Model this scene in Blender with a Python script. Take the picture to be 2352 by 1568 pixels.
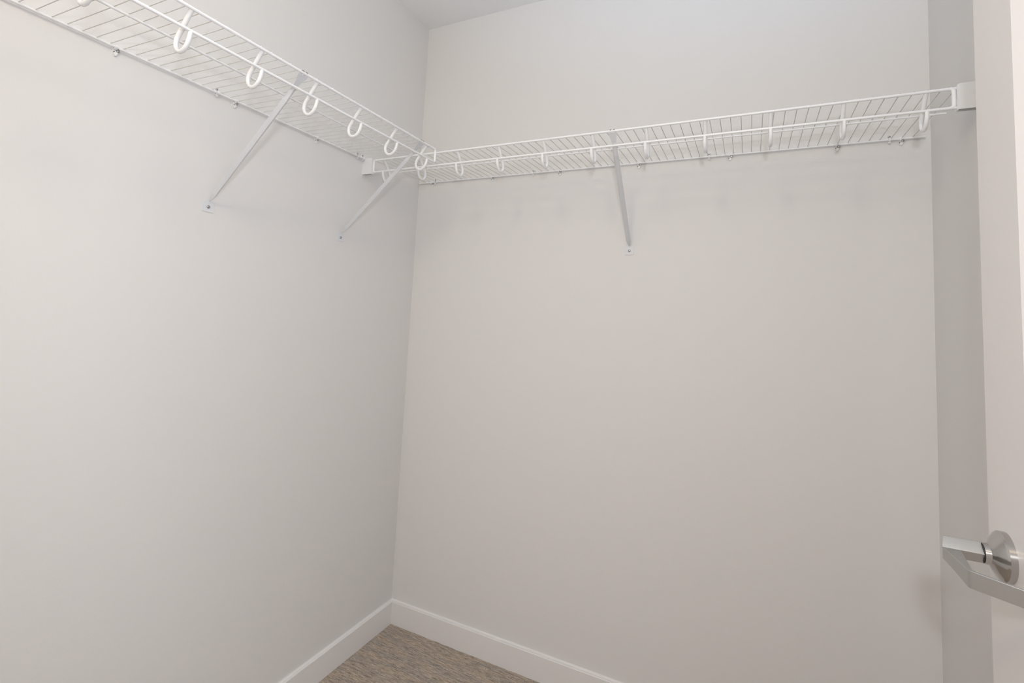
import bpy, math, random
import numpy as np
from mathutils import Vector, Matrix

for o in list(bpy.data.objects):
    bpy.data.objects.remove(o, do_unlink=True)
scene = bpy.context.scene
C = scene.collection

# ------------------------------------------------------------------ camera
CAM = Vector((1.28557, -1.68758, 1.22998))
RIGHT = Vector((0.90027, 0.43254, 0.04919))
UP = Vector((-0.00810, -0.09634, 0.99532))
FWD = Vector((-0.43525, 0.89645, 0.08323))
cam_d = bpy.data.cameras.new('camera')
cam_d.sensor_fit = 'HORIZONTAL'
cam_d.sensor_width = 36.0
cam_d.lens = 1130.889 / 2352 * 36.0
cam_d.shift_y = (640.571 - 784) / 2352
cam_d.clip_start = 0.02
cam = bpy.data.objects.new('camera', cam_d)
C.objects.link(cam)
cam.matrix_world = Matrix(((RIGHT.x, UP.x, -FWD.x, CAM.x),
                           (RIGHT.y, UP.y, -FWD.y, CAM.y),
                           (RIGHT.z, UP.z, -FWD.z, CAM.z),
                           (0, 0, 0, 1)))
scene.camera = cam

# ------------------------------------------------------------------ light
world = bpy.data.worlds.new('world')
scene.world = world
world.use_nodes = True
bg = world.node_tree.nodes['Background']
bg.inputs['Color'].default_value = (0.93, 0.97, 1.06, 1)
bg.inputs['Strength'].default_value = 1.9          # the bright room beyond the doorway

FLASH_W = 16.5
fl_d = bpy.data.lights.new('camera_flash', 'SPOT')     # flash head just above the camera, facing the corner
fl_d.spot_size = math.radians(118)
fl_d.spot_blend = 0.5
fl_d.energy = FLASH_W
fl_d.color = (0.96, 0.98, 1.06)
fl_d.shadow_soft_size = 0.032
fl = bpy.data.objects.new('camera_flash', fl_d)
fl.location = (1.342, -1.767, 1.409)
fl.rotation_euler = (math.radians(87), 0, math.radians(22))
C.objects.link(fl)

BOUNCE_W = 62.0
bo_d = bpy.data.lights.new('bounce_fill', 'SPOT')     # added fill spot, aimed up at the ceiling behind the camera
bo_d.energy = BOUNCE_W
bo_d.color = (0.44, 0.68, 1.0)
bo_d.spot_size = math.radians(110)
bo_d.spot_blend = 0.6
bo_d.shadow_soft_size = 0.06
bo = bpy.data.objects.new('bounce_fill', bo_d)
bo.location = (1.30, -1.95, 1.50)
bo.rotation_euler = (math.radians(180-22), 0, 0)
C.objects.link(bo)

LAMP_W = 19.5
scene.view_settings.view_transform = 'Standard'
scene.view_settings.look = 'None'
scene.view_settings.gamma = 1.0
scene.view_settings.use_curve_mapping = False
scene.view_settings.exposure = -0.11

# ------------------------------------------------------------------ materials
def new_mat(name, color, rough=0.5, metal=0.0, spec=0.5):
    m = bpy.data.materials.new(name)
    m.use_nodes = True
    b = m.node_tree.nodes['Principled BSDF']
    b.inputs['Base Color'].default_value = (*color, 1)
    b.inputs['Roughness'].default_value = rough
    b.inputs['Metallic'].default_value = metal
    b.inputs['Specular IOR Level'].default_value = spec
    return m

def add_noise_bump(m, scale, strength, dist, var=0.0, stretch=(1, 1, 1), detail=3):
    nt = m.node_tree
    b = nt.nodes['Principled BSDF']
    tc = nt.nodes.new('ShaderNodeTexCoord')
    mp = nt.nodes.new('ShaderNodeMapping')
    mp.inputs['Scale'].default_value = stretch
    n = nt.nodes.new('ShaderNodeTexNoise')
    n.inputs['Scale'].default_value = scale
    n.inputs['Detail'].default_value = detail
    bp = nt.nodes.new('ShaderNodeBump')
    bp.inputs['Strength'].default_value = strength
    bp.inputs['Distance'].default_value = dist
    nt.links.new(tc.outputs['Object'], mp.inputs['Vector'])
    nt.links.new(mp.outputs['Vector'], n.inputs['Vector'])
    nt.links.new(n.outputs['Fac'], bp.inputs['Height'])
    nt.links.new(bp.outputs['Normal'], b.inputs['Normal'])
    return n

M = {}
M['wall'] = new_mat('wall_paint', (0.78, 0.765, 0.752), 0.75, 0, 0.25)
add_noise_bump(M['wall'], 260, 0.08, 0.002)
M['ceiling'] = new_mat('ceiling_paint', (0.92, 0.915, 0.91), 0.9, 0, 0.1)
add_noise_bump(M['ceiling'], 180, 0.1, 0.002)
M['trim'] = new_mat('trim_paint', (0.84, 0.82, 0.81), 0.35, 0, 0.45)
M['door'] = new_mat('door_paint', (0.83, 0.80, 0.78), 0.4, 0, 0.45)
add_noise_bump(M['door'], 150, 0.05, 0.001)
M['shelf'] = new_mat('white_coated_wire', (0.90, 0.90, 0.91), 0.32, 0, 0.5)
M['deck'] = new_mat('shaded_deck_wire', (0.70, 0.69, 0.68), 0.35, 0, 0.5)  # darker than the rails: underside shade of the wires put into the colour
M['hook'] = new_mat('white_hook_plastic', (0.90, 0.90, 0.91), 0.25, 0, 0.5)
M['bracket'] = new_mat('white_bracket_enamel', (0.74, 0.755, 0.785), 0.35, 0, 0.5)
M['plastic'] = new_mat('white_clip_plastic', (0.85, 0.85, 0.855), 0.4, 0, 0.5)
M['screw'] = new_mat('zinc_screw', (0.46, 0.46, 0.46), 0.2, 1.0)
M['dark'] = new_mat('dark_gap', (0.03, 0.03, 0.03), 0.6)
M['nickel'] = new_mat('satin_nickel', (0.53, 0.525, 0.51), 0.43, 1.0)
add_noise_bump(M['nickel'], 900, 0.06, 0.0004, stretch=(0.15, 0.15, 2.0))
M['nickel_polished'] = new_mat('polished_nickel', (0.54, 0.525, 0.51), 0.16, 1.0)
M['lamp'] = new_mat('lamp_glass', (0.9, 0.88, 0.85), 0.4)
_b = M['lamp'].node_tree.nodes['Principled BSDF']
_b.inputs['Emission Color'].default_value = (1.0, 0.93, 0.84, 1)
_b.inputs['Emission Strength'].default_value = 2.0

# carpet: brown-grey loop pile with streaks along the rows
mc = bpy.data.materials.new('carpet_pile')
mc.use_nodes = True
nt = mc.node_tree
pb = nt.nodes['Principled BSDF']
pb.inputs['Roughness'].default_value = 0.95
pb.inputs['Specular IOR Level'].default_value = 0.05
tc = nt.nodes.new('ShaderNodeTexCoord')
def nz(scale, stretch, detail, rough=0.6, rot=0.0):
    mp = nt.nodes.new('ShaderNodeMapping')
    mp.inputs['Scale'].default_value = stretch
    mp.inputs['Rotation'].default_value = (0, 0, rot)
    n = nt.nodes.new('ShaderNodeTexNoise')
    n.inputs['Scale'].default_value = scale
    n.inputs['Detail'].default_value = detail
    n.inputs['Roughness'].default_value = rough
    nt.links.new(tc.outputs['Object'], mp.inputs['Vector'])
    nt.links.new(mp.outputs['Vector'], n.inputs['Vector'])
    return n
def ramp(src, stops):
    r = nt.nodes.new('ShaderNodeValToRGB')
    els = r.color_ramp.elements
    els[0].position, els[0].color = stops[0][0], (*stops[0][1], 1)
    els[1].position, els[1].color = stops[-1][0], (*stops[-1][1], 1)
    for p, c in stops[1:-1]:
        e = els.new(p)
        e.color = (*c, 1)
    nt.links.new(src, r.inputs['Fac'])
    return r
n1 = nz(1.0, (26, 300, 1), 4, 0.75, 0.05)
n2 = nz(1.0, (260, 700, 1), 3, 0.8, 0.05)
n3 = nz(1.0, (7, 40, 1), 2, 0.5, 0.05)
r1 = ramp(n1.outputs['Fac'], [(0.32, (0.20, 0.165, 0.135)), (0.45, (0.44, 0.378, 0.318)), (0.56, (0.57, 0.50, 0.428)), (0.70, (0.76, 0.69, 0.60))])
r2 = ramp(n2.outputs['Fac'], [(0.30, (0.45, 0.42, 0.40)), (0.52, (1, 1, 1)), (0.72, (1.35, 1.30, 1.22))])
r3 = ramp(n3.outputs['Fac'], [(0.35, (0.88, 0.90, 0.93)), (0.65, (1.06, 1.02, 0.97))])
def mul(a, b):
    x = nt.nodes.new('ShaderNodeMix')
    x.data_type = 'RGBA'
    x.blend_type = 'MULTIPLY'
    x.inputs[0].default_value = 1.0
    nt.links.new(a, x.inputs[6])
    nt.links.new(b, x.inputs[7])
    return x.outputs[2]
col = mul(mul(r1.outputs['Color'], r2.outputs['Color']), r3.outputs['Color'])
nt.links.new(col, pb.inputs['Base Color'])
bp = nt.nodes.new('ShaderNodeBump')
bp.inputs['Strength'].default_value = 0.6
bp.inputs['Distance'].default_value = 0.002
nt.links.new(n2.outputs['Fac'], bp.inputs['Height'])
nt.links.new(bp.outputs['Normal'], pb.inputs['Normal'])
M['carpet'] = mc

# ------------------------------------------------------------------ mesh helpers
class MB:
    def __init__(self):
        self.v, self.f, self.smooth = [], [], []
    def add(self, vs, fs, smooth=False):
        o = len(self.v)
        self.v += [tuple(p) for p in vs]
        self.f += [tuple(i + o for i in q) for q in fs]
        self.smooth += [smooth] * len(fs)
        return self
    def box(self, a, b):
        (x0, x1), (y0, y1), (z0, z1) = [sorted(t) for t in zip(a, b)]
        vs = [(x0,y0,z0),(x1,y0,z0),(x1,y1,z0),(x0,y1,z0),(x0,y0,z1),(x1,y0,z1),(x1,y1,z1),(x0,y1,z1)]
        return self.add(vs, [(0,3,2,1),(4,5,6,7),(0,1,5,4),(1,2,6,5),(2,3,7,6),(3,0,4,7)])
    def prism(self, poly, axis, a, b, fn=None):
        """extrude a 2-D polygon along an axis (0,1,2) from a to b"""
        n = len(poly)
        def P(p, t):
            q = [p[0], p[1]]
            q.insert(axis, t)
            return tuple(q)
        vs = [P(p, a) for p in poly] + [P(p, b) for p in poly]
        if fn: vs = [fn(*v) for v in vs]
        fs = [tuple(range(n))[::-1], tuple(range(n, 2*n))] + [(i, (i+1) % n, n+(i+1) % n, n+i) for i in range(n)]
        return self.add(vs, fs)
    def tube(self, pts, r, n=10, cap=True, flat=None):
        """round tube along a polyline; r may be a list; flat=(axis vector, factor) squashes it"""
        pts = [Vector(p) for p in pts]
        k = len(pts)
        rs = r if isinstance(r, (list, tuple)) else [r] * k
        ts = []
        for i in range(k):
            t = (pts[min(i+1, k-1)] - pts[max(i-1, 0)])
            ts.append(t.normalized())
        ref = Vector((0, 0, 1))
        if abs(ts[0].dot(ref)) > 0.9: ref = Vector((1, 0, 0)) if abs(ts[0].x) < 0.5 else Vector((0, 1, 0))
        nrm = (ref - ts[0] * ref.dot(ts[0])).normalized()
        vs = []
        for i in range(k):
            nrm = (nrm - ts[i] * nrm.dot(ts[i])).normalized()
            bn = ts[i].cross(nrm)
            for j in range(n):
                a = 2 * math.pi * j / n
                d = nrm * math.cos(a) * rs[i] + bn * math.sin(a) * rs[i]
                if flat:
                    ax, fac = flat
                    d = d + ax * (d.dot(ax) * (fac - 1))
                vs.append(pts[i] + d)
        fs = [(i*n+j, i*n+(j+1) % n, (i+1)*n+(j+1) % n, (i+1)*n+j) for i in range(k-1) for j in range(n)]
        self.add(vs, fs, True)
        if cap:
            self.add(vs[:n], [tuple(range(n))[::-1]])
            self.add(vs[-n:], [tuple(range(n))])
        return self
    def lathe(self, prof, origin, axis, n=24):
        """revolve (t, r) pairs about an axis through origin"""
        axis = Vector(axis).normalized()
        o = Vector(origin)
        ref = Vector((0, 0, 1)) if abs(axis.z) < 0.9 else Vector((1, 0, 0))
        u = (ref - axis * ref.dot(axis)).normalized()
        w = axis.cross(u)
        vs = []
        for t, r in prof:
            for j in range(n):
                a = 2 * math.pi * j / n
                vs.append(o + axis * t + u * (math.cos(a) * r) + w * (math.sin(a) * r))
        k = len(prof)
        fs = [(i*n+j, i*n+(j+1) % n, (i+1)*n+(j+1) % n, (i+1)*n+j) for i in range(k-1) for j in range(n)]
        self.add(vs, fs, True)
        self.add(vs[:n], [tuple(range(n))[::-1]])
        self.add(vs[-n:], [tuple(range(n))])
        return self
    def mesh(self, name):
        import bmesh
        me = bpy.data.meshes.new(name)
        me.from_pydata(self.v, [], self.f)
        for p, s in zip(me.polygons, self.smooth): p.use_smooth = s
        bm = bmesh.new()
        bm.from_mesh(me)
        bmesh.ops.remove_doubles(bm, verts=bm.verts, dist=1e-7)
        bmesh.ops.recalc_face_normals(bm, faces=bm.faces)
        bm.to_mesh(me)
        bm.free()
        return me
    def build(self, name, mat, parent=None, bevel=0.0, seg=2, auto=False):
        me = self.mesh(name)
        me.materials.append(M[mat])
        o = bpy.data.objects.new(name, me)
        C.objects.link(o)
        if parent: attach(o, parent)
        if bevel:
            md = o.modifiers.new('bevel', 'BEVEL')
            md.width = bevel
            md.segments = seg
            md.limit_method = 'ANGLE'
            md.angle_limit = math.radians(35)
        if any(self.smooth):
            me.set_sharp_from_angle(angle=math.radians(35 if auto else 65))
        return o

def attach(o, parent):
    # parents keep identity rotation/scale; meshes are built in world metres
    o.parent = parent
    root = parent
    off = Vector(parent.location)
    while root.parent:
        root = root.parent
        off += Vector(root.location)
    o.location = Vector(o.location) - off

def empty(name, loc):
    o = bpy.data.objects.new(name, None)
    o.empty_display_size = 0.05
    o.location = loc
    C.objects.link(o)
    return o

def tag(o, label=None, cat=None, group=None, kind=None):
    if label: o['label'] = label
    if cat: o['category'] = cat
    if group: o['group'] = group
    if kind: o['kind'] = kind
    return o

def arc(c, r, a0, a1, n):
    return [(c[0] + r*math.cos(a0 + (a1-a0)*i/n), c[1] + r*math.sin(a0 + (a1-a0)*i/n)) for i in range(n+1)]

# ------------------------------------------------------------------ room shell
H, W, D = 2.49, 1.7335, 2.75
T = 0.10
DY0, DY1, DH = -1.39, -2.12, 2.05             # doorway in the right wall, beside the camera
tag(MB().box((-T, T, 0), (0, -D-T, H)).build('wall_left', 'wall'), 'pale greige painted wall carrying the shelf with two brackets', kind='structure')
tag(MB().box((0, 0, 0), (W+T, T, H)).build('wall_back', 'wall'), 'pale greige painted wall carrying the shelf with one bracket', kind='structure')
wr = MB().box((W, 0, 0), (W+T, DY0, H)).box((W, DY1, 0), (W+T, -D-T, H)).box((W, DY0, DH), (W+T, DY1, H))
tag(wr.build('wall_right', 'wall'), 'narrow strip of greige wall behind the open door', kind='structure')
tag(MB().box((0, -D, 0), (W, -D-T, H)).build('wall_front', 'wall'), 'greige wall behind the camera', kind='structure')
tag(MB().box((-T, T, H), (W+T, -D-T, H+0.1)).build('ceiling', 'ceiling'), 'flat white ceiling', kind='structure')

# carpeted floor: real pile relief where the photograph shows it
rng = np.random.default_rng(7)
def grid_floor():
    x0, x1, y0, y1 = 0.0, W, 0.0, -D
    fx = np.concatenate([np.linspace(0, 0.62, 190), np.linspace(0.65, W, 12)])
    fy = np.concatenate([np.linspace(0, -0.42, 170), np.linspace(-0.45, -D, 20)])
    nx, ny = len(fx), len(fy)
    X, Y = np.meshgrid(fx, fy, indexing='ij')
    Z = np.full_like(X, 0.008)
    R = rng.normal(0, 1, X.shape)
    # rows of loops run along x: smooth the noise in x only
    k = np.array([1, 2, 3, 3, 2, 1.0]); k /= k.sum()
    R = np.apply_along_axis(lambda a: np.convolve(a, k, 'same'), 0, R)
    mask = (X < 0.63) & (Y > -0.43)
    Z = Z + np.where(mask, 0.0011 * R, 0)
    Z = Z + np.where(mask, 0.0006 * np.cos(2*np.pi*Y/0.006), 0)
    vs = np.stack([X, Y, Z], -1).reshape(-1, 3).tolist()
    fs = [(i*ny+j, (i+1)*ny+j, (i+1)*ny+j+1, i*ny+j+1) for i in range(nx-1) for j in range(ny-1)]
    me = bpy.data.meshes.new('floor')
    me.from_pydata(vs, [], fs)
    me.polygons.foreach_set('use_smooth', [True]*len(fs))
    me.materials.append(M['carpet'])
    o = bpy.data.objects.new('floor', me)
    C.objects.link(o)
    return o
fo = grid_floor()
tag(fo, 'streaky brown-grey carpet', kind='structure')
sub = MB().box((-T, T, -0.1), (W+T+1.2, -D-T, 0.0)).build('subfloor', 'carpet')
tag(sub, kind='structure')
attach(sub, fo)

# baseboards: square-topped with a slightly eased front edge
hb, tb = 0.0915, 0.0135
bbp = [(0, 0.0), (tb, 0.0), (tb, hb-0.0012), (tb-0.0012, hb), (0.004, hb), (0.0012, hb+0.0012), (0, hb+0.0045)]   # with a bead of caulk against the wall
tag(MB().prism(bbp, 1, 0, -D, fn=lambda x, y, z: (x, -x if y == 0 else y, z)).build('baseboard_left', 'trim'), 'white baseboard along the wall with two brackets', kind='structure')
tag(MB().prism([(-x, z) for x, z in bbp], 0, 0, W-tb, fn=lambda x, y, z: (-y if x == 0 else x, y, z)).build('baseboard_back', 'trim'), 'white baseboard along the wall with one bracket', kind='structure')
bm_ = MB().prism([(W-x, z) for x, z in bbp], 1, 0, DY0+0.07)
tag(bm_.build('baseboard_right', 'trim'), 'white baseboard behind the open door', kind='structure')

# door casing and jamb (beside the camera, out of frame)
cs = MB()
for y0, y1 in ((DY0+0.06, DY0), (DY1, DY1-0.06)):
    cs.box((W-0.014, y0, 0), (W, y1, DH+0.06))
cs.box((W-0.014, DY0, DH), (W, DY1, DH+0.06))
cs.box((W, DY0-0.0, 0), (W+T, DY0-0.018, DH)).box((W, DY1, 0), (W+T, DY1+0.018, DH)).box((W, DY0-0.018, DH-0.018), (W+T, DY1+0.018, DH))
tag(cs.build('trim_1', 'trim'), 'white casing of the doorway', kind='structure')

# ------------------------------------------------------------------ wire shelves
D_F, Z_FT, Z_FL = 0.3352, 1.7850, 1.7413
D_M, Z_M = 0.1843, 1.7870
D_B, Z_B = 0.0080, 1.7923
R_FT, R_FL, R_M, R_B, R_W = 0.0034, 0.0033, 0.0026, 0.0026, 0.00105
HOOK = [(0.3315, 1.7845), (0.3220, 1.7730), (0.3130, 1.7610), (0.3040, 1.7490), (0.2965, 1.7400), (0.2925, 1.7320), (0.2915, 1.7240),
        (0.2940, 1.7160), (0.2995, 1.7098), (0.3070, 1.7062), (0.3150, 1.7062), (0.3225, 1.7100), (0.3285, 1.7165),
        (0.3325, 1.7245), (0.3345, 1.7330), (0.3352, 1.7400)]
left = lambda s, d, z: (d, s, z)
right = lambda s, d, z: (s, -d, z)

def wire_shelf(name, fn, s0, s1, front, mid, wires, hooks, links, label):
    """s0..s1 back rail, front=(a,b) front rails, mid=(a,b) middle rail"""
    root = empty(name, fn(0.5*(s0+s1), 0.0, Z_B))
    tag(root, label, 'wire shelf', 'white wire shelves on the walls')
    MB().tube([fn(s0, D_B, Z_B), fn(s1, D_B, Z_B)], R_B, 12).build('back_rail', 'shelf', root)
    MB().tube([fn(mid[0], D_M, Z_M), fn(mid[1], D_M, Z_M)], R_M, 12).build('middle_rail', 'shelf', root)
    MB().tube([fn(front[0], D_F, Z_FT), fn(front[1], D_F, Z_FT)], R_FT, 14).build('front_top_rail', 'shelf', root)
    MB().tube([fn(front[0], D_F, Z_FL), fn(front[1], D_F, Z_FL)], R_FL, 14).build('front_lower_rail', 'shelf', root)
    # one deck wire, then shared-mesh copies; each lies on the rails and is nipped over the front one
    zf, zb = Z_FT + R_FT + R_W*0.6, Z_B + R_B + R_W*0.6
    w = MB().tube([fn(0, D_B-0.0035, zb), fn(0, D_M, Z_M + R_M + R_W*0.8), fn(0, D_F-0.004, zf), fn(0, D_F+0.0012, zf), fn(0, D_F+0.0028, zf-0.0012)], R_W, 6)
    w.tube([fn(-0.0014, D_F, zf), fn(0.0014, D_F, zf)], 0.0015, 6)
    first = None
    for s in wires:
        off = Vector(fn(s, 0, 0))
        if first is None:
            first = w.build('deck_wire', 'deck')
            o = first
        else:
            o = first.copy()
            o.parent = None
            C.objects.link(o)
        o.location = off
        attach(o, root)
    first = None
    hm = MB()
    pts = [fn(0, d, z) for d, z in HOOK]
    hm.tube(pts, [0.0044]*6 + [0.0041]*8 + [0.0039]*2, 12, flat=(Vector(fn(1, 0, 0)), 1.08))
    for s in hooks:
        off = Vector(fn(s, 0, 0))
        if first is None:
            first = hm.build('rod_hook', 'hook')
            o = first
        else:
            o = first.copy()
            o.parent = None
            C.objects.link(o)
        o.location = off
        attach(o, root)
    for s, dirn in links:                       # rounded end loop joining the two front rails
        r = 0.007
        p = [(s - dirn*r*1.0, Z_FT)]
        p += [(s - dirn*r + dirn*r*math.sin(a), Z_FT - r + r*math.cos(a)) for a in np.linspace(0, math.pi/2, 6)]
        p += [(s - dirn*r + dirn*r*math.cos(a), Z_FL + r - r*math.sin(a)) for a in np.linspace(0, math.pi/2, 6)]
        p += [(s - dirn*r*1.0, Z_FL)]
        MB().tube([fn(a, D_F, z) for a, z in p], R_FT*1.25, 12).build('end_loop', 'shelf', root)
    return root

PITCH = 0.0254
LW = [y for y in (-1.1080 + PITCH*(k+0.5) for k in range(-32, 30)) if -1.86 < y < -0.366]
RW = [x for x in (1.2990 + PITCH*(k+0.5) for k in range(-60, 20)) if 0.030 < x < 1.716]
wire_shelf('wire_shelf', left, -1.875, -0.338, (-1.875, -0.3745), (-1.875, -0.365), LW,
           [-1.164 + 0.1512*k for k in range(-4, 6)], [(-0.3645, 1)],
           'long white wire shelf on the wall with two slanted brackets')
wire_shelf('wire_shelf', right, 0.006, 1.7195, (0.020, 1.694), (0.012, 1.715), RW,
           [0.0915 + 0.15475*k for k in range(11)], [(0.0470, -1), (1.6860, 1)],
           'white wire shelf on the wall with one bracket, ending behind the door')

# ------------------------------------------------------------------ screws, clips, brackets
def screw(mb_name, fn, s, d, z, parent, r=0.0042, h=0.0030):
    ax = Vector(fn(0, 1, 0))
    o = MB().lathe([(0, r), (h*0.35, r), (h*0.7, r*0.86), (h*0.95, r*0.55), (h, r*0.3)], fn(s, d, z), ax, 14).build(mb_name, 'screw', parent)
    return o

def strap_support(name, fn, s_top, s_foot, label):
    root = empty(name, fn(s_foot, 0, 1.4740))
    tag(root, label, 'shelf bracket', 'slanted shelf support brackets')
    zt, zb = 1.7800, 1.5030
    top = Vector((s_top, D_F-0.003, zt))        # in (s, d, z)
    bot = Vector((s_foot, 0.0035, zb))
    ax = (top - bot).normalized()
    lat = Vector((1, 0, 0))
    lat = (lat - ax*lat.dot(ax)).normalized()
    up = lat.cross(ax)
    if up.y < 0: up = -up                       # towards the room and down
    if up.z > 0: up = -up
    L = (top - bot).length
    # folded angle strip, its ridge turned to the room, narrowing to a point at the foot and flattening at the head
    def section(t, w, h, th=0.0013):
        c = bot + ax*t
        P = [(-w, 0), (-w*0.12, h), (w*0.12, h), (w, 0), (w-th, -th*0.4), (0, h-th*1.3), (-w+th, -th*0.4)]
        return [c + lat*a + up*b for a, b in P]
    st = [(0.000, 0.0016, 0.0012), (0.010, 0.0045, 0.0045), (0.028, 0.0078, 0.0075), (L*0.5, 0.0085, 0.0080), (L-0.075, 0.0082, 0.0075), (L-0.048, 0.0066, 0.0042), (L-0.032, 0.0062, 0.0016)]
    m = MB()
    vs, n = [], 7
    for t, w, h in st: vs += section(t, w, h)
    fs = [(i*n+j, i*n+(j+1) % n, (i+1)*n+(j+1) % n, (i+1)*n+j) for i in range(len(st)-1) for j in range(n)]
    fs += [tuple(range(n))[::-1], tuple(range((len(st)-1)*n, len(st)*n))]
    m.add([fn(*v) for v in vs], fs)
    m.build('strut', 'bracket', root)
    # flared head that reaches the front rail
    m = MB()
    hs = [(L-0.034, 0.0060), (L-0.018, 0.0085), (L-0.006, 0.0122), (L, 0.0125)]
    vs = []
    for t, w in hs:
        c = bot + ax*t
        vs += [c - lat*w, c + lat*w, c + lat*w + up*-0.0014, c - lat*w + up*-0.0014]
    fs = [(i*4+j, i*4+(j+1) % 4, (i+1)*4+(j+1) % 4, (i+1)*4+j) for i in range(len(hs)-1) for j in range(4)]
    fs += [(3, 2, 1, 0), tuple(range((len(hs)-1)*4, len(hs)*4))]
    m.add([fn(*v) for v in vs], fs)
    m.build('flared_head', 'bracket', root)
    # two tangs bent over the front rail
    for k in (-1, 1):
        s = s_top + k*0.0052
        pr = [(D_F + 0.0048*math.cos(a), Z_FT + 0.0048*math.sin(a)) for a in np.linspace(math.radians(200), math.radians(20), 9)]
        MB().tube([fn(s, d, z) for d, z in pr], 0.0008, 6, flat=(Vector(fn(1, 0, 0)), 2.4)).build('tang', 'screw', root)
    # foot plate on the wall with its screw
    m = MB()
    w = 0.0152
    poly = [(-w, 1.4740), (w, 1.4740), (w, 1.4985), (w*0.72, 1.5040), (-w*0.72, 1.5040), (-w, 1.4985)]
    vs = [(s_foot + a, 0.0, z) for a, z in poly] + [(s_foot + a, 0.0016, z) for a, z in poly]
    k = len(poly)
    m.add([fn(*v) for v in vs], [tuple(range(k))[::-1], tuple(range(k, 2*k))] + [(i, (i+1) % k, k+(i+1) % k, k+i) for i in range(k)])
    fp = m.build('foot_plate', 'bracket', root)
    screw('screw', fn, s_foot, 0.0014, 1.4872, fp, 0.0046, 0.0034)
    return root

strap_support('shelf_bracket', left, -0.905, -0.8905, 'white slanted bracket under the long shelf, farther from the room corner')
strap_support('shelf_bracket', left, -0.440, -0.4235, 'white slanted bracket under the long shelf, close to the room corner')
strap_support('shelf_bracket', right, 0.926, 0.9105, 'single white slanted bracket under the shelf that ends behind the door')

def wall_clip(fn, s, label, group):
    """moulded clip under the back rail: round ear with screw, saddle round the rail, tapered tail"""
    root = empty('shelf_clip', fn(s, 0, 1.772))
    tag(root, label, 'shelf clip', group)
    poly = [(-0.0055, 1.7985), (0.0005, 1.8005), (0.0060, 1.7985), (0.0078, 1.7935), (0.0068, 1.7870), (0.0045, 1.7800), (0.0018, 1.7745), (-0.0010, 1.7735), (-0.0035, 1.7770), (-0.0060, 1.7840), (-0.0072, 1.7910)]
    k = len(poly)
    vs = [(s+a, 0.0002, z) for a, z in poly] + [(s+a*0.9, 0.0042, 1.787+(z-1.787)*0.93) for a, z in poly]
    MB().add([fn(*v) for v in vs], [tuple(range(k))[::-1], tuple(range(k, 2*k))] + [(i, (i+1) % k, k+(i+1) % k, k+i) for i in range(k)]).build('clip_body', 'plastic', root, 0.0006)
    pr = [(D_B + 0.0048*math.cos(a), Z_B + 0.0048*math.sin(a)) for a in np.linspace(math.radians(215), math.radians(395), 10)]
    MB().tube([fn(s-0.0035, d, z) for d, z in pr], 0.0016, 6, flat=(Vector(fn(1, 0, 0)), 2.2)).build('saddle', 'plastic', root)
    screw('screw', fn, s+0.0035, 0.0040, 1.7868, root, 0.0037, 0.0028)
    m = MB()
    m.lathe([(0, 0.0014), (0.0003, 0.0014)], fn(s-0.0040, 0.0041, 1.7825), Vector(fn(0, 1, 0)), 8)
    m.build('pin_hole', 'dark', root)

def down_clip(fn, s, label, group):
    """small clip screwed above the back rail with a foot that hooks under it"""
    root = empty('hold_down_clip', fn(s, 0, 1.783))
    tag(root, label, 'shelf clip', group)
    poly = [(-0.0045, 1.7860), (0.0045, 1.7860), (0.0050, 1.8010), (0.0038, 1.8060), (0.0, 1.8080), (-0.0038, 1.8060), (-0.0050, 1.8010)]
    k = len(poly)
    vs = [(s+a, 0.0002, z) for a, z in poly] + [(s+a*0.9, 0.0034, z-0.0002) for a, z in poly]
    MB().add([fn(*v) for v in vs], [tuple(range(k))[::-1], tuple(range(k, 2*k))] + [(i, (i+1) % k, k+(i+1) % k, k+i) for i in range(k)]).build('clip_body', 'plastic', root, 0.0006)
    pr = [(0.002, 1.7985)] + [(D_B + 0.0046*math.cos(a), Z_B + 0.0046*math.sin(a)) for a in np.linspace(math.radians(110), math.radians(-95), 9)] + [(0.0055, 1.7830)]
    MB().tube([fn(s, d, z) for d, z in pr], 0.0015, 6, flat=(Vector(fn(1, 0, 0)), 2.4)).build('saddle', 'plastic', root)
    screw('screw', fn, s, 0.0034, 1.8025, root, 0.0035, 0.0028)

ORD = ('first', 'second', 'third', 'fourth', 'fifth', 'sixth', 'seventh')
for k, s in enumerate((-0.5625, -0.8465, -1.132)):
    wall_clip(left, s, 'tailed white clip, %s from the room corner under the shelf with two brackets' % ORD[k], 'tailed clips under the shelf with two brackets')
for k, s in enumerate((0.072, 0.361, 0.645, 0.936, 1.225, 1.515, 1.667)):
    wall_clip(right, s, 'tailed white clip, %s from the room corner under the shelf with one bracket' % ORD[k], 'tailed clips under the shelf with one bracket')
for k, s in enumerate((-0.351, -0.3775, -0.901)):
    down_clip(left, s, 'small clip screwed above the rail, %s from the room corner, shelf with two brackets' % ORD[k], 'small clips above the rail of the shelf with two brackets')
for k, s in enumerate((0.088, 0.536, 1.162, 1.639)):
    down_clip(right, s, 'small clip screwed above the rail, %s from the room corner, shelf with one bracket' % ORD[k], 'small clips above the rail of the shelf with one bracket')

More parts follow.
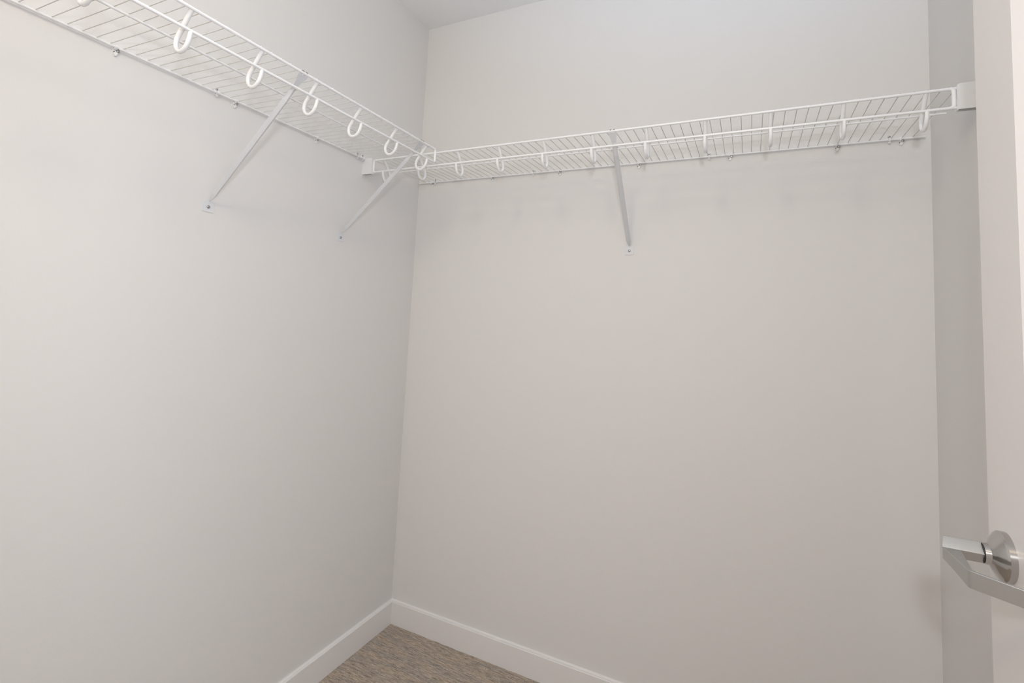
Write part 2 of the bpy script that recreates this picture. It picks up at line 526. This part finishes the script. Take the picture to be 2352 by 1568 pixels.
# moulded end brackets that cup the front rails at each wall
def end_bracket(xw, sg, label):
    root = empty('end_bracket', (xw, -D_F, 1.735))
    tag(root, label, 'end bracket')
    L = 0.0445
    y0, y1 = -D_F-0.0085, -D_F+0.0085
    z0, z1 = 1.7345, 1.7925
    X = lambda t: xw + sg*t
    t = 0.002
    m = MB()
    # front and back cheeks with rounded free ends, top lip and wall plate; open below
    rr = 0.006
    def cheek(ya, yb):
        poly = [(X(0), z0), (X(L-rr*0.3), z0)] + [(X(L-rr+rr*math.sin(a)), z1-rr+rr*math.cos(a)) for a in np.linspace(math.pi/2, 0, 6)] + [(X(0), z1+0.0005)]
        n = len(poly)
        vs = [(x, ya, z) for x, z in poly] + [(x, yb, z) for x, z in poly]
        m.add(vs, [tuple(range(n))[::-1], tuple(range(n, 2*n))] + [(i, (i+1) % n, n+(i+1) % n, n+i) for i in range(n)])
    cheek(y0, y0+t)
    cheek(y1-t, y1)
    m.build('cheeks', 'plastic', root)
    MB().box((X(0), y0+t, z1-t), (X(L-rr*0.6), y1-t, z1)).build('top_lip', 'plastic', root)
    MB().box((X(0), y0+t, z0), (X(t), y1-t, z1-t)).build('wall_plate', 'plastic', root)
    MB().box((X(L-t*1.6), y0+t, z0), (X(L-t*0.4), y1-t, z1-rr*0.8)).build('inner_end', 'plastic', root)
    ear = MB().lathe([(0, 0.008), (0.0022, 0.008), (0.003, 0.0068)], (X(0.0), y1+0.0065, 1.7885), (sg, 0, 0), 18).build('screw_ear', 'plastic', root)
    MB().lathe([(0, 0.0040), (0.0012, 0.0040), (0.0025, 0.003), (0.003, 0.0012)], (X(0.0028), y1+0.0065, 1.7885), (sg, 0, 0), 12).build('screw', 'screw', ear)
end_bracket(0.0, 1, 'white moulded shelf end bracket on the wall with two brackets, at the room corner')
end_bracket(W, -1, 'white moulded shelf end bracket on the wall strip beside the door edge')

# ------------------------------------------------------------------ open door with lever
XF, TH = 1.615, 0.035
YL, YH = -0.6680, -1.3780
ZB, ZT = 0.020, 2.035
door = empty('door_1', (XF+TH/2, YH, ZB))
tag(door, 'white panelled door standing open with a satin nickel lever', kind='structure')
SW, BV, RC = 0.1245, 0.018, 0.010              # stile width, bevel width, recess depth
XB = XF + TH
# stiles: bevelled towards the panel on both faces
for ya, yb in ((YL, YL-SW), (YH, YH+SW)):
    sg = 1 if yb > ya else -1
    poly = [(XF, ya), (XF, yb), (XF+RC, yb+sg*BV), (XB-RC, yb+sg*BV), (XB, yb), (XB, ya)]
    MB().prism(poly, 2, ZB, ZT).build('stile', 'door', door)
rails = [(ZT-0.125, ZT), (0.84, 1.04), (ZB, ZB+0.24)]
for za, zb_ in rails:
    lo = za - BV if za > ZB else za
    hi = zb_ + BV if zb_ < ZT else zb_
    poly = [(XF, za), (XF, zb_), (XF+RC, hi), (XB-RC, hi), (XB, zb_), (XB, za), (XB-RC, lo), (XF+RC, lo)]
    # drop doubled corners at the door's own top and bottom
    poly2 = []
    for q in poly:
        if not poly2 or q != poly2[-1]: poly2.append(q)
    MB().prism([(x, z) for x, z in poly2], 1, YL-SW, YH+SW).build('rail', 'door', door)
for za, zb_ in ((1.04, ZT-0.125), (ZB+0.24, 0.84)):
    MB().box((XF+RC, YL-SW, za), (XB-RC, YH+SW, zb_)).build('panel', 'door', door)

# lever set
RY, RZ = -0.7265, 0.9318
rose = MB().lathe([(0.0, 0.0335), (0.0075, 0.0335), (0.0085, 0.0325), (0.0095, 0.0318), (0.0105, 0.0305), (0.0150, 0.0245), (0.0185, 0.0180), (0.0205, 0.0143), (0.0270, 0.0138)],
                  (XF, RY, RZ), (-1, 0, 0), 48).build('rose', 'nickel_polished', door, auto=True)
MB().lathe([(0.0268, 0.0128), (0.0285, 0.0128)], (XF, RY, RZ), (-1, 0, 0), 32).build('shadow_gap', 'dark', rose)
# neck: round at the back, milled flat from its crown to a ridge on the front and again below it
ZTOP = 0.9337
NR = 0.0140
def neck_section(xf):
    prof = []
    for i in range(19):                          # from the crown over the back to the underside
        a = math.radians(90 - 180*i/18)
        prof.append((NR*math.cos(a)*0.96, NR*math.sin(a)))
    prof += [(-0.0060, -0.0122), (-0.0128, ZTOP-RZ), (-0.0124, ZTOP-RZ+0.0006)]
    return [(xf(y), RY + y, RZ + z) for y, z in prof]
m = MB()
secs = [neck_section(lambda y: XF-0.0283), neck_section(lambda y: XF-0.040), neck_section(lambda y: 1.5446 + 0.355*y)]
n = len(secs[0])
vs = [p for s in secs for p in s]
fs = [(i*n+j, i*n+(j+1) % n, (i+1)*n+(j+1) % n, (i+1)*n+j) for i in range(2) for j in range(n)] + [tuple(range(n))[::-1], tuple(range(2*n, 3*n))]
m.add(vs, fs, True)
lever = m.build('lever_neck', 'nickel', door, auto=True)
# flat arm: runs from the ridge along the door towards the hinges, then bends back to the door as a thin bar
rows2 = [  # outer x, y, inner x, y, bottom z
    (1.5404, -0.7386, 1.5612, -0.7320, 0.9182),
    (1.5403, -0.7393, 1.5608, -0.7396, 0.9180),
    (1.5432, -0.7760, 1.5562, -0.7750, 0.9155),
    (1.5457, -0.8060, 1.5525, -0.8040, 0.9122),
    (1.5461, -0.8120, 1.5519, -0.8095, 0.9118),
    (1.5468, -0.8145, 1.5521, -0.8103, 0.9117),
]
d0 = Vector((0.0420, -0.0313)).normalized()
nrm = Vector((-d0.y, d0.x))
for L_ in (0.006, 0.030, 0.060, 0.064):
    p = Vector((1.5463, -0.8145)) + d0*L_
    q = p + nrm*0.0045
    if L_ > 0.061: p, q = p + nrm*0.0012, q - nrm*0.0012
    rows2.append((p.x, p.y, q.x, q.y, 0.9117 + 0.02*L_))
m = MB()
k = len(rows2)
ez = 0.0006
vs = []
for ox, oy, ix, iy, zl in rows2:
    e = 0.0006/max(1e-6, math.hypot(ix-ox, iy-oy))
    vs += [(ox, oy, zl), (ox, oy, ZTOP-ez), (ox+(ix-ox)*e, oy+(iy-oy)*e, ZTOP), (ix-(ix-ox)*e, iy-(iy-oy)*e, ZTOP), (ix, iy, ZTOP-ez), (ix, iy, zl)]
fs = [(i*6+j, i*6+(j+1) % 6, (i+1)*6+(j+1) % 6, (i+1)*6+j) for i in range(k-1) for j in range(6)] + [tuple(range(6))[::-1], tuple(range((k-1)*6, k*6))]
m.add(vs, fs, True)
m.build('lever_bar', 'nickel', lever, auto=True)

# ------------------------------------------------------------------ flush ceiling lamp (behind the camera, gives the room its light)
LX, LY = 1.0, -2.05
lamp = empty('ceiling_lamp', (LX, LY, H))
tag(lamp, 'round flush ceiling lamp with a white glass diffuser', 'lamp')
MB().lathe([(0, 0.17), (0.025, 0.17), (0.03, 0.165)], (LX, LY, H), (0, 0, -1), 40).build('lamp_base', 'bracket', lamp)
MB().lathe([(0.03, 0.16), (0.05, 0.155), (0.07, 0.135), (0.085, 0.095), (0.092, 0.045), (0.094, 0.01)], (LX, LY, H), (0, 0, -1), 40).build('diffuser', 'lamp', lamp)
ld = bpy.data.lights.new('lamp_light', 'POINT')      # the globe's light, shining to all sides
ld.shadow_soft_size = 0.11
ld.energy = LAMP_W
ld.color = (1.0, 0.84, 0.60)
lo = bpy.data.objects.new('lamp_light', ld)
lo.location = (LX, LY, H-0.24)
C.objects.link(lo)
attach(lo, lamp)
